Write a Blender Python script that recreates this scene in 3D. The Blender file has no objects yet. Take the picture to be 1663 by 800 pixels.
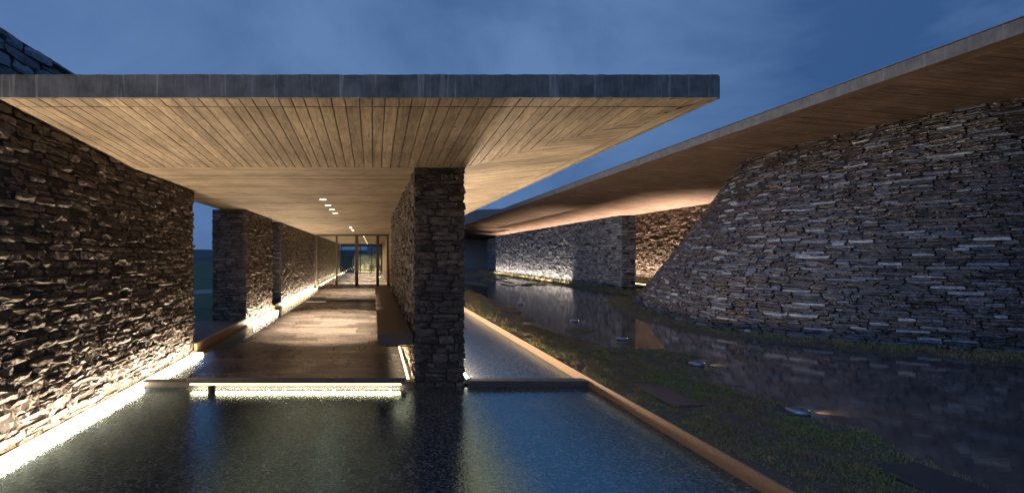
import bpy, math, random
import numpy as np
from mathutils import Vector, Matrix, noise as mnoise
R = math.radians
rnd = random.Random(7)
npr = np.random.RandomState(5)
S = bpy.context.scene
COL = S.collection

# ------------------------------------------------------------------ camera
CZ = 1.75
cam_d = bpy.data.cameras.new('camera'); cam = bpy.data.objects.new('camera', cam_d); COL.objects.link(cam)
cam.location = (0, 0, CZ); cam.rotation_euler = (R(90), 0, 0)
cam_d.sensor_width = 36; cam_d.lens = 770/1663*36
cam_d.shift_x = 224.5/1663; cam_d.shift_y = 16/1663
cam_d.clip_start = .05; cam_d.clip_end = 6000
S.camera = cam

# ------------------------------------------------------------------ world (dusk sky with soft cloud)
SUN_EL, SUN_ROT = R(1.5), R(220)
W = bpy.data.worlds.new('World'); S.world = W; W.use_nodes = True
nt = W.node_tree; nt.nodes.clear()
def N(t, k, **kw):
    n = t.nodes.new(k)
    for a, b in kw.items(): setattr(n, a, b)
    return n
L = nt.links.new
out = N(nt, 'ShaderNodeOutputWorld'); bg = N(nt, 'ShaderNodeBackground'); L(bg.outputs[0], out.inputs[0])
sky = N(nt, 'ShaderNodeTexSky', sky_type='NISHITA', sun_disc=False, sun_elevation=SUN_EL, sun_rotation=SUN_ROT,
        air_density=1.0, dust_density=1.2, ozone_density=5.0)
tc = N(nt, 'ShaderNodeTexCoord')
mp = N(nt, 'ShaderNodeMapping'); mp.inputs['Scale'].default_value = (1.0, .8, 1.7); L(tc.outputs['Generated'], mp.inputs[0])
cn = N(nt, 'ShaderNodeTexNoise'); cn.inputs['Scale'].default_value = 2.0; cn.inputs['Detail'].default_value = 6; cn.inputs['Roughness'].default_value = .55; cn.inputs['Distortion'].default_value = .6
L(mp.outputs[0], cn.inputs[0])
cr = N(nt, 'ShaderNodeValToRGB'); L(cn.outputs[0], cr.inputs[0])
cr.color_ramp.elements[0].position = .40; cr.color_ramp.elements[0].color = (.032, .086, .225, 1)
cr.color_ramp.elements[1].position = .66; cr.color_ramp.elements[1].color = (.115, .215, .41, 1)
# the sky on the left is paler: the last light of the sunset is on that side
sep = N(nt, 'ShaderNodeSeparateXYZ'); L(tc.outputs['Generated'], sep.inputs[0])
ml = N(nt, 'ShaderNodeMapRange'); L(sep.outputs[0], ml.inputs[0])
ml.inputs[1].default_value = -.75; ml.inputs[2].default_value = .8; ml.inputs[3].default_value = .62; ml.inputs[4].default_value = 0
mxl = N(nt, 'ShaderNodeMix', data_type='RGBA'); L(ml.outputs[0], mxl.inputs[0]); L(cr.outputs[0], mxl.inputs[6])
mxl.inputs[7].default_value = (.120, .220, .455, 1)
mx = N(nt, 'ShaderNodeMix', data_type='RGBA', blend_type='ADD'); mx.inputs[0].default_value = .010
L(mxl.outputs[2], mx.inputs[6]); L(sky.outputs[0], mx.inputs[7])
L(mx.outputs[2], bg.inputs[0]); bg.inputs[1].default_value = 1.0

sd = bpy.data.lights.new('dusk_fill', 'SUN'); sd.energy = .40; sd.angle = R(50); sd.color = (.34, .58, 1.0)  # added soft blue fill, lifts the stone faces in place of dusk skylight
so = bpy.data.objects.new('dusk_fill', sd); COL.objects.link(so); so.rotation_euler = (R(66), 0, R(-42))

S.view_settings.view_transform = 'Standard'; S.view_settings.look = 'None'
S.view_settings.exposure = 0; S.view_settings.gamma = 1
S.render.engine = 'CYCLES'
cy = S.cycles; cy.use_denoising = True; cy.max_bounces = 6; cy.diffuse_bounces = 3; cy.glossy_bounces = 4
cy.transparent_max_bounces = 12; cy.sample_clamp_indirect = 4; cy.caustics_reflective = False; cy.caustics_refractive = False
try: cy.denoiser = 'OPENIMAGEDENOISE'
except Exception: pass
WARM = (1.0, .74, .46)
WARM2 = (1.0, .80, .58)

# ------------------------------------------------------------------ helpers
def tag(o, label=None, cat=None, group=None, kind=None):
    for k, v in (('label', label), ('category', cat), ('group', group), ('kind', kind)):
        if v: o[k] = v
    return o
def empty(name, loc, label, cat, group=None):
    o = bpy.data.objects.new(name, None); COL.objects.link(o); o.location = loc
    o.empty_display_size = .1
    return tag(o, label, cat, group)
def link(name, me, mat=None, parent=None, loc=None, kind=None):
    o = bpy.data.objects.new(name, me); COL.objects.link(o)
    if mat and not me.materials: me.materials.append(mat)
    if parent is not None:
        o.parent = parent
        # children are given in world space: cancel the parent's place
        o.location = Vector(loc or (0, 0, 0)) - parent.matrix_basis.translation if parent.parent is None else Vector(loc or (0, 0, 0)) - wloc(parent)
    elif loc: o.location = loc
    if kind: o['kind'] = kind
    return o
def wloc(o):
    v = Vector((0, 0, 0))
    while o is not None: v += o.location; o = o.parent
    return v
class MB:
    def __init__(s): s.v = []; s.f = []; s.r = []
    def add(s, vs, fs, r=None):
        b = len(s.v); s.v += [tuple(v) for v in vs]; s.f += [tuple(i+b for i in f) for f in fs]
        r = rnd.random() if r is None else r
        s.r += [r]*len(fs)
        return s
    def box(s, x0, x1, y0, y1, z0, z1, r=None):
        vs = [(x, y, z) for z in (z0, z1) for y in (y0, y1) for x in (x0, x1)]
        return s.add(vs, [(0,2,3,1),(4,5,7,6),(0,1,5,4),(2,6,7,3),(0,4,6,2),(1,3,7,5)], r)
    def prism(s, poly, zb, zt, r=None):
        n = len(poly)
        a = sum(poly[i][0]*poly[(i+1) % n][1]-poly[(i+1) % n][0]*poly[i][1] for i in range(n))
        if a < 0: poly = poly[::-1]
        vs = [(x, y, zb(x, y) if callable(zb) else zb) for x, y in poly] + [(x, y, zt(x, y) if callable(zt) else zt) for x, y in poly]
        fs = [tuple(range(n-1, -1, -1)), tuple(range(n, 2*n))] + [(i, (i+1) % n, (i+1) % n+n, i+n) for i in range(n)]
        return s.add(vs, fs, r)
    def tube(s, p, q, r0, r1=None, n=12, rr=None):
        p, q = Vector(p), Vector(q); r1 = r0 if r1 is None else r1
        d = (q-p).normalized(); a = d.orthogonal().normalized(); b = d.cross(a)
        vs = []
        for c, r in ((p, r0), (q, r1)):
            for i in range(n):
                t = 2*math.pi*i/n; vs.append(c + a*(r*math.cos(t)) + b*(r*math.sin(t)))
        return s.add(vs, [(i, (i+1) % n, (i+1) % n+n, i+n) for i in range(n)]+[tuple(range(n-1, -1, -1)), tuple(range(n, 2*n))], rr)
    def lathe(s, c, prof, n=20, axis='z', rr=None):
        vs = []; 
        for r, h in prof:
            for i in range(n):
                t = 2*math.pi*i/n; vs.append((c[0]+r*math.cos(t), c[1]+r*math.sin(t), c[2]+h))
        m = len(prof)
        fs = [(k*n+i, k*n+(i+1) % n, (k+1)*n+(i+1) % n, (k+1)*n+i) for k in range(m-1) for i in range(n)]
        fs += [tuple(range((m-1)*n, m*n)), tuple(range(n-1, -1, -1))]
        return s.add(vs, fs, rr)
    def build(s, name, mat, parent=None, loc=None, kind=None, bevel=0, smooth=False):
        me = bpy.data.meshes.new(name)
        if loc is None:
            a = np.array(s.v); loc = tuple((a.min(0)+a.max(0))/2)
        vs = [(x-loc[0], y-loc[1], z-loc[2]) for x, y, z in s.v]
        me.from_pydata(vs, [], s.f)
        at = me.attributes.new('rnd', 'FLOAT', 'FACE'); at.data.foreach_set('value', np.array(s.r, dtype=np.float32))
        me.materials.append(mat)
        o = link(name, me, mat, parent, loc, kind)
        if smooth: me.shade_smooth()
        if bevel:
            m = o.modifiers.new('bevel', 'BEVEL'); m.width = bevel; m.segments = 2; m.limit_method = 'ANGLE'
        return o

# ------------------------------------------------------------------ materials
def mat_new(name):
    m = bpy.data.materials.new(name); m.use_nodes = True; t = m.node_tree; b = t.nodes['Principled BSDF']
    return m, t, b
def rnd_node(t):
    a = N(t, 'ShaderNodeAttribute', attribute_name='rnd'); oi = N(t, 'ShaderNodeObjectInfo')
    ad = N(t, 'ShaderNodeMath', operation='ADD'); t.links.new(a.outputs['Fac'], ad.inputs[0]); t.links.new(oi.outputs['Random'], ad.inputs[1])
    fr = N(t, 'ShaderNodeMath', operation='FRACT'); t.links.new(ad.outputs[0], fr.inputs[0]); return fr.outputs[0]
def mapping(t, scale, off=None):
    g = N(t, 'ShaderNodeNewGeometry'); m = N(t, 'ShaderNodeMapping'); t.links.new(g.outputs['Position'], m.inputs[0])
    m.inputs['Scale'].default_value = scale
    if off is not None:
        k = N(t, 'ShaderNodeVectorMath', operation='SCALE'); k.inputs[0].default_value = (17, 23, 31)
        t.links.new(off, k.inputs['Scale']); t.links.new(k.outputs[0], m.inputs['Location'])
    return m.outputs[0]
def noi(t, vec, scale, detail=4, rough=.55, dist=0):
    n = N(t, 'ShaderNodeTexNoise'); t.links.new(vec, n.inputs[0]); n.inputs['Scale'].default_value = scale
    n.inputs['Detail'].default_value = detail; n.inputs['Roughness'].default_value = rough; n.inputs['Distortion'].default_value = dist
    return n.outputs[0]
def ramp(t, fac, stops):
    r = N(t, 'ShaderNodeValToRGB'); t.links.new(fac, r.inputs[0]); e = r.color_ramp.elements
    while len(e) < len(stops): e.new(.5)
    for i, (p, c) in enumerate(stops):
        e[i].position = p; e[i].color = tuple(c)+(1,) if len(c) == 3 else c
    return r.outputs[0]
def mixc(t, a, b, fac, mode='MIX'):
    m = N(t, 'ShaderNodeMix', data_type='RGBA', blend_type=mode)
    for v, s in ((fac, 0), (a, 6), (b, 7)):
        if isinstance(v, (int, float)): m.inputs[s].default_value = v
        elif isinstance(v, tuple): m.inputs[s].default_value = v+(1,) if len(v) == 3 else v
        else: t.links.new(v, m.inputs[s])
    return m.outputs[2]
def bump(t, b, h, strength, dist, prev=None):
    n = N(t, 'ShaderNodeBump'); n.inputs['Strength'].default_value = strength; n.inputs['Distance'].default_value = dist
    t.links.new(h, n.inputs['Height'])
    if prev is not None: t.links.new(prev, n.inputs['Normal'])
    t.links.new(n.outputs[0], b.inputs['Normal']); return n.outputs[0]

def stone_mat(name, stops, rough=.62, bs=1.0, spec=.5):
    m, t, b = mat_new(name); r = rnd_node(t)
    c = ramp(t, r, stops)
    v = mapping(t, (1, 1, 2.4), r)
    n1 = noi(t, v, 9, 5, .65, .4); n2 = noi(t, v, 45, 4, .6)
    c = mixc(t, c, mixc(t, c, (.30, .26, .22), .35, 'MIX'), ramp(t, n1, [(.52, (0, 0, 0)), (.72, (1, 1, 1))]))
    c = mixc(t, c, ramp(t, n2, [(.25, (.45, .45, .45)), (.7, (1.15, 1.15, 1.15))]), 1.0, 'MULTIPLY')
    t.links.new(c, b.inputs['Base Color']); b.inputs['Roughness'].default_value = rough
    b.inputs['Specular IOR Level'].default_value = spec
    v2 = N(t, 'ShaderNodeTexVoronoi', feature='F1'); t.links.new(mapping(t, (1, 1, 1.8), r), v2.inputs[0]); v2.inputs['Scale'].default_value = 14
    v2.inputs['Scale'].default_value = 16
    # chipped faces: every cell of a distorted pattern is a small facet with its own tilt
    g_ = N(t, 'ShaderNodeNewGeometry'); acc = g_.outputs['Normal']
    dn = N(t, 'ShaderNodeTexNoise'); t.links.new(mapping(t, (1, 1, 1.4), r), dn.inputs[0]); dn.inputs['Scale'].default_value = 12
    dv = N(t, 'ShaderNodeVectorMath', operation='MULTIPLY_ADD'); t.links.new(dn.outputs['Color'], dv.inputs[0]); dv.inputs[1].default_value = (.10, .10, .10)
    t.links.new(mapping(t, (1, 1, 1.6), r), dv.inputs[2])
    for sc_, am in ((26, .36), (70, .50)):
        vv = N(t, 'ShaderNodeTexVoronoi', feature='F1'); t.links.new(dv.outputs[0], vv.inputs[0]); vv.inputs['Scale'].default_value = sc_
        sb = N(t, 'ShaderNodeVectorMath', operation='SUBTRACT'); t.links.new(vv.outputs['Color'], sb.inputs[0]); sb.inputs[1].default_value = (.5, .5, .5)
        ma = N(t, 'ShaderNodeVectorMath', operation='MULTIPLY_ADD'); t.links.new(sb.outputs[0], ma.inputs[0]); ma.inputs[1].default_value = (am*bs,)*3
        t.links.new(acc, ma.inputs[2]); acc = ma.outputs[0]
    nz_ = N(t, 'ShaderNodeVectorMath', operation='NORMALIZE'); t.links.new(acc, nz_.inputs[0])
    p = bump(t, b, n1, .22*bs, .03, nz_.outputs[0]); bump(t, b, n2, .6*bs, .006, p)
    return m
M = {}
M['stone'] = stone_mat('rough_brown_stone', [(0, (.052, .040, .034)), (.4, (.085, .064, .053)), (.75, (.122, .096, .082)), (1, (.19, .155, .135))], .55)
M['stone_blue'] = stone_mat('rough_grey_stone', [(0, (.10, .112, .14)), (.5, (.18, .20, .25)), (1, (.33, .36, .43))], .5)
M['stone_slate'] = stone_mat('thin_slate_stone', [(0, (.018, .016, .017)), (.22, (.062, .042, .034)), (.42, (.040, .040, .048)), (.60, (.090, .064, .054)), (.76, (.078, .090, .122)), (.91, (.15, .172, .225)), (.965, (.29, .33, .40)), (1, (.48, .52, .58))], .36, 1.0, .9)
M['core'] = mat_new('dark_joint')[0]; b = M['core'].node_tree.nodes['Principled BSDF']; b.inputs['Base Color'].default_value = (.04, .034, .03, 1); b.inputs['Roughness'].default_value = .9

def wood(name, along, base):
    m, t, b = mat_new(name); r = rnd_node(t)
    sc = (1, .06, 1) if along == 'y' else (.06, 1, 1)
    v = mapping(t, sc, r)
    g = noi(t, v, 42, 5, .6, 1.2); g2 = noi(t, v, 150, 3, .6)
    v2 = mapping(t, (1, 1, 1)); blot = noi(t, v2, 1.3, 4, .6); 
    hi, lo = base
    c = mixc(t, tuple(x*.72 for x in lo), hi, ramp(t, g, [(.30, (0, 0, 0)), (.60, (1, 1, 1))]))
    # broad weathering streaks along the boards
    ws = noi(t, mapping(t, tuple(q*1.0 for q in sc)), 7, 5, .65, .5)
    c = mixc(t, c, ramp(t, ws, [(.38, (.66, .64, .62)), (.56, (1, 1, 1))]), .85, 'MULTIPLY')
    c = mixc(t, c, ramp(t, r, [(0, (.82, .81, .80)), (.5, (.98, .98, .98)), (1, (1.10, 1.08, 1.06))]), 1.0, 'MULTIPLY')
    c = mixc(t, c, ramp(t, blot, [(.36, (.62, .60, .58)), (.60, (1, 1, 1))]), .9, 'MULTIPLY')
    # knots
    vk = mapping(t, (.35, .9, 1) if along == 'y' else (.9, .35, 1), r)
    if along == 'y': vk = mapping(t, (1.0, .42, 1), r)
    else: vk = mapping(t, (.42, 1.0, 1), r)
    k = N(t, 'ShaderNodeTexVoronoi', feature='F1'); t.links.new(vk, k.inputs[0]); k.inputs['Scale'].default_value = 6.5
    c = mixc(t, c, (.10, .062, .036), ramp(t, k.outputs[0], [(.05, (.85, .85, .85)), (.10, (0, 0, 0))]))
    t.links.new(c, b.inputs['Base Color']); b.inputs['Roughness'].default_value = .75
    p = bump(t, b, g, .35, .006); bump(t, b, g2, .2, .002, p)
    return m
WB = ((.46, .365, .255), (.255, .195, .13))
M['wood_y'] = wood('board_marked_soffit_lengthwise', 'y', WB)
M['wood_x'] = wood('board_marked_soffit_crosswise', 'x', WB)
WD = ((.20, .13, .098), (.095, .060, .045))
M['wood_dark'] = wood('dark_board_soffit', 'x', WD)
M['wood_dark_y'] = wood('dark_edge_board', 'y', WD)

def concrete(name, hi, lo, streak=.6, rough=.7):
    m, t, b = mat_new(name)
    v = mapping(t, (1, 1, .035)); s = noi(t, v, 16, 4, .65); s2 = noi(t, mapping(t, (1, 1, .10)), 55, 3, .6)
    n = noi(t, mapping(t, (1, 1, 1)), 6, 6, .65); f = noi(t, mapping(t, (1, 1, 1)), 90, 3, .6)
    c = mixc(t, lo, hi, ramp(t, n, [(.35, (0, 0, 0)), (.65, (1, 1, 1))]))
    c = mixc(t, c, tuple(min(1, x*2.1) for x in hi), ramp(t, s, [(.57, (0, 0, 0)), (.63, (streak,)*3), (.68, (0, 0, 0))]))
    c = mixc(t, c, ramp(t, s2, [(.3, (.6, .6, .6)), (.6, (1, 1, 1))]), .7, 'MULTIPLY')
    t.links.new(c, b.inputs['Base Color']); b.inputs['Roughness'].default_value = rough
    p = bump(t, b, n, .5, .02); bump(t, b, f, .4, .004, p)
    return m
M['concrete'] = concrete('weathered_concrete', (.22, .21, .20), (.11, .105, .10))
M['concrete_dark'] = concrete('dark_fascia_concrete', (.15, .155, .17), (.09, .092, .10), .25)
M['concrete_wall'] = concrete('board_marked_concrete', (.42, .42, .43), (.28, .27, .27), .3)
M['beam'] = concrete('dark_wet_concrete', (.13, .12, .11), (.08, .075, .07), .2, .45)

def simple(name, col, rough=.5, metal=0, bumps=None, var=.25):
    m, t, b = mat_new(name); n = noi(t, mapping(t, (1, 1, 1)), 18, 5, .6)
    c = mixc(t, tuple(x*(1-var) for x in col), tuple(min(1, x*(1+var)) for x in col), n)
    t.links.new(c, b.inputs['Base Color']); b.inputs['Roughness'].default_value = rough; b.inputs['Metallic'].default_value = metal
    if bumps: bump(t, b, noi(t, mapping(t, (1, 1, 1)), bumps[0], 4), bumps[1], bumps[2])
    return m
M['bench'] = simple('smooth_grey_brown_bench', (.125, .09, .08), .5, 0, (60, .2, .003))
M['corten'] = simple('rusty_edging', (.33, .195, .115), .55, 0, (35, .3, .004), .35)
M['frame'] = simple('brown_metal_frame', (.085, .062, .045), .4, .3)
M['chrome'] = simple('brushed_metal', (.36, .40, .45), .28, .85)
M['dark'] = simple('dark_metal', (.02, .02, .022), .4, .5)
M['black'] = simple('black_furniture', (.015, .013, .012), .5)
M['plaster'] = simple('warm_plaster_wall', (.30, .22, .15), .8)
M['slabstone'] = simple('flat_paving_slab', (.075, .05, .042), .45, 0, (40, .3, .004))
M['slabdark'] = simple('wet_paving_slab', (.05, .05, .055), .35, 0, (40, .3, .004))
M['teal'] = simple('teal_plastic', (.03, .22, .19), .4)
M['soil'] = simple('wet_soil', (.10, .075, .055), .6, 0, (22, .9, .03), .5)
M['field'] = simple('dusk_grass_field', (.032, .072, .022), .9, 0, (3, .5, .1), .5)
M['hill'] = simple('hazy_blue_hill', (.030, .050, .062), .95, 0, None, .4)  # blue haze of distance painted into the hill colour
M['pale'] = simple('pale_track', (.19, .18, .16), .8)
M['gravel'] = simple('dark_gravel', (.10, .095, .09), .7, 0, (70, 1.0, .03), .6)
# tiles
m, t, b = mat_new('wet_timber_look_tile'); r = rnd_node(t)
c = ramp(t, r, [(0, (.085, .070, .062)), (.5, (.135, .112, .098)), (1, (.20, .165, .145))])
g = noi(t, mapping(t, (.25, 2.0, 1), r), 9, 5, .55, .2)
c = mixc(t, c, ramp(t, g, [(.3, (.6, .6, .6)), (.7, (1.3, 1.3, 1.3))]), 1.0, 'MULTIPLY')
t.links.new(c, b.inputs['Base Color']); rr = ramp(t, noi(t, mapping(t, (1, 1, 1)), 1.6, 4), [(.35, (.22,)*3), (.65, (.36,)*3)])
t.links.new(rr, b.inputs['Roughness']); bump(t, b, g, .12, .003); M['tile'] = m
# pool: shallow water over dark pebbles
def pool_mat(name, base, rough, s1, s2, ior=1.6, detail=110):
    m, t, b = mat_new(name)
    P = mapping(t, (1, 1, 1))
    vo = N(t, 'ShaderNodeTexVoronoi', feature='F1'); t.links.new(P, vo.inputs[0]); vo.inputs['Scale'].default_value = 52
    c = ramp(t, vo.outputs['Color'], [(.1, tuple(x*.3 for x in base)), (.55, base), (.8, tuple(x*3.2 for x in base))])
    t.links.new(c, b.inputs['Base Color']); b.inputs['Roughness'].default_value = rough; b.inputs['IOR'].default_value = ior
    p = bump(t, b, vo.outputs['Distance'], s1*1.5, .012)
    p = bump(t, b, noi(t, P, 20, 3, .6, .5), s1, .008, p)
    p = bump(t, b, noi(t, P, detail, 2, .6), s2, .003, p)
    return m
M['pool'] = pool_mat('rippled_shallow_water', (.058, .060, .062), .03, .070, .18, 3.0)
M['pool'].node_tree.nodes['Principled BSDF'].inputs['Specular Tint'].default_value = (.40, .85, 1, 1)
m, t, b = mat_new('still_puddle_water')
P = mapping(t, (1, 1, 1)); n = noi(t, P, 3, 6, .65); P2 = mapping(t, (1, .5, 1)); 
c = ramp(t, n, [(.3, (.045, .040, .044)), (.7, (.115, .10, .10))]); t.links.new(c, b.inputs['Base Color'])
b.inputs['Roughness'].default_value = .035; b.inputs['IOR'].default_value = 2.1
p = bump(t, b, noi(t, mapping(t, (.35, 2.2, 1)), 5, 5, .6, .8), .05, .010); bump(t, b, noi(t, P, 60, 2), .03, .002, p); M['puddle'] = m
def emit(name, col, s):
    m = bpy.data.materials.new(name); m.use_nodes = True; t = m.node_tree; b = t.nodes['Principled BSDF']
    b.inputs['Base Color'].default_value = (.8, .8, .8, 1)
    b.inputs['Emission Color'].default_value = col+(1,); b.inputs['Emission Strength'].default_value = s; return m
M['led'] = emit('warm_led_diffuser', (1, .70, .34), 7)
M['led_soft'] = emit('soft_led_diffuser', (1, .78, .46), 3.2)
M['lamp'] = emit('downlight_lens', (1, .84, .6), 5)
m = bpy.data.materials.new('window_glass'); m.use_nodes = True; t = m.node_tree; t.nodes.clear()
o = N(t, 'ShaderNodeOutputMaterial'); mxs = N(t, 'ShaderNodeMixShader'); tr = N(t, 'ShaderNodeBsdfTransparent'); gl = N(t, 'ShaderNodeBsdfGlossy')
tr.inputs[0].default_value = (.86, .88, .86, 1); gl.inputs['Roughness'].default_value = .02
fr = N(t, 'ShaderNodeFresnel'); fr.inputs[0].default_value = 1.45
for a, c in ((fr.outputs[0], mxs.inputs[0]), (tr.outputs[0], mxs.inputs[1]), (gl.outputs[0], mxs.inputs[2]), (mxs.outputs[0], o.inputs[0])): t.links.new(a, c)
M['glass'] = m
# grass blades
m, t, b = mat_new('grass_blades'); r = N(t, 'ShaderNodeAttribute', attribute_name='rnd').outputs['Fac']
gn = noi(t, mapping(t, (1, 1, 1)), 1.1, 4)
c = mixc(t, ramp(t, r, [(0, (.12, .21, .045)), (.5, (.22, .26, .07)), (1, (.38, .31, .13))]), (.30, .22, .11), ramp(t, gn, [(.38, (0, 0, 0)), (.58, (.9, .9, .9))]))
t.links.new(c, b.inputs['Base Color']); b.inputs['Roughness'].default_value = .6; M['grass'] = m

# ------------------------------------------------------------------ lamps
def area(name, loc, sx, sy, power, col, rot=(0, 0, 0), parent=None, spread=180):
    d = bpy.data.lights.new(name, 'AREA'); d.shape = 'RECTANGLE'; d.size = sx; d.size_y = sy; d.energy = power; d.color = col; d.spread = R(spread)
    o = bpy.data.objects.new(name, d); COL.objects.link(o); o.rotation_euler = rot
    if parent: o.parent = parent; o.location = Vector(loc)-wloc(parent)
    else: o.location = loc
    return o
def spot(name, loc, power, ang, col, rot=(0, 0, 0), parent=None, blend=.6, rad=.04):
    d = bpy.data.lights.new(name, 'SPOT'); d.energy = power; d.spot_size = R(ang); d.spot_blend = blend; d.color = col; d.shadow_soft_size = rad
    o = bpy.data.objects.new(name, d); COL.objects.link(o); o.rotation_euler = rot
    if parent: o.parent = parent; o.location = Vector(loc)-wloc(parent)
    else: o.location = loc
    return o
UP = R(180)
def strip_y(x, y0, y1, z, w, watt_m, label, group, col=WARM, tilt=0, mat='led', lamp=True, h=.03, spread=180, side=0):
    """a linear LED fitting running along Y: housing + diffuser + the light it gives"""
    e = empty('light_strip', (x, (y0+y1)/2, z-h), label, 'light strip', group)
    MB().box(x-w/2-.008, x-w/2-.001, y0, y1, z-h, z-h+.008).box(x+w/2+.001, x+w/2+.008, y0, y1, z-h, z-h+.008).box(x-w/2, x+w/2, y0, y1, z-h-.006, z-h).build('housing', M['dark'], e)
    MB().box(x-w/2+.001, x+w/2-.001, y0+.005, y1-.005, z-h+.002, z).build('diffuser', M[mat], e)
    if lamp:
        n = max(1, round((y1-y0)/4)); l = (y1-y0)/n
        for i in range(n):
            area('strip_light', (x, y0+l*(i+.5), z+.006), w*.9, l, watt_m*l, col, (UP, tilt, 0), e, spread)
            if side: area('strip_side_light', (x+w/2+.004, y0+l*(i+.5), z+.012), .02, l, side*l, col, (0, R(-97), 0), e)
    return e

# ------------------------------------------------------------------ stones
def stone_variant(seed, nx=4, nz=2):
    r = random.Random(seed); vs = []; idx = {}
    xs = [-.5+i/nx for i in range(nx+1)]; zs = [-.5+j/nz for j in range(nz+1)]
    cut = [r.uniform(0, .12) for _ in range(4)]
    slope = r.uniform(-.5, .5); sz = r.uniform(-.6, .35)
    for j, z in enumerate(zs):
        for i, x in enumerate(xs):
            edge = i in (0, nx) or j in (0, nz); xx, zz = x, z
            if not edge: xx += r.uniform(-.08, .08); zz += r.uniform(-.16, .16)
            else:
                if j in (0, nz): zz += -math.copysign(r.uniform(0, .07), z)
                if i in (0, nx): xx += -math.copysign(r.uniform(0, .03), x)
                if i in (0, nx) and j in (0, nz):
                    k = (i == nx)+2*(j == nz); xx -= math.copysign(cut[k]*.5, x); zz -= math.copysign(cut[k], z)
            d = (r.uniform(-.1, .75) if edge else r.uniform(.15, 1.1)) + slope*x + sz*z
            idx[(i, j)] = len(vs); vs.append((xx, d, zz))
    fs = []
    for j in range(nz):
        for i in range(nx):
            q = (idx[(i, j)], idx[(i, j+1)], idx[(i+1, j+1)], idx[(i+1, j)])
            if (i+j+seed) % 2: fs += [(q[0], q[1], q[2]), (q[0], q[2], q[3])]
            else: fs += [(q[0], q[1], q[3]), (q[1], q[2], q[3])]
    ring = [idx[(i, 0)] for i in range(nx+1)]+[idx[(nx, j)] for j in range(1, nz+1)]+[idx[(i, nz)] for i in range(nx-1, -1, -1)]+[idx[(0, j)] for j in range(nz-1, 0, -1)]
    b = len(vs)
    for k in ring: vs.append((vs[k][0]*.98, -2.2, vs[k][2]*.96))
    n = len(ring)
    fs += [(ring[k], ring[(k+1) % n], b+(k+1) % n, b+k) for k in range(n)]
    return np.array(vs), fs
NV = 36
VAR = [stone_variant(s) for s in range(NV)]
VAR_LO = [stone_variant(s+100, 2, 2) for s in range(NV)]
def shared_mesh(name, var, mat):
    out = []
    for vs, fs in var:
        me = bpy.data.meshes.new(name); me.from_pydata([tuple(v) for v in vs], [], fs); me.materials.append(mat); out.append(me)
    return out
SHM = {}
def courses(z0, z1, hr, wr, split=.22):
    """rows of (u, z, w, h) cells for a wall of length LEN given per row by a callback"""
    z = z0; rows = []
    while z < z1-.01:
        h = rnd.uniform(*hr)
        if z+h > z1-.03: h = z1-z
        rows.append((z, h)); z += h
    return rows
def lay(length_of, z0, z1, hr, wr, split=.2, wave=.012, vis=None):
    cells = []
    for z, h in courses(z0, z1, hr, wr):
        Ln = length_of(z+h/2); u = -rnd.uniform(0, wr[1]*.5); first = True
        while u < Ln-.01:
            w = rnd.uniform(*wr)*(1.35 if rnd.random() < .18 else 1)
            a, b_ = max(u, 0), min(u+w, Ln)
            if Ln-b_ < .07: b_ = Ln
            if b_-a > .03:
                dz = wave*mnoise.noise(Vector(((a+b_)*.9, z*3, 7.7)))*2
                if rnd.random() < split and h > .07:
                    k = rnd.uniform(.38, .62)
                    cells.append(((a+b_)/2, z+h*k/2+dz, b_-a, h*k)); 
                    cells.append(((a+b_)/2, z+h*(1+k)/2+dz, b_-a, h*(1-k)))
                else: cells.append(((a+b_)/2, z+h/2+dz, b_-a, h))
            u += w
            if b_ == Ln: break
    return cells
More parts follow.
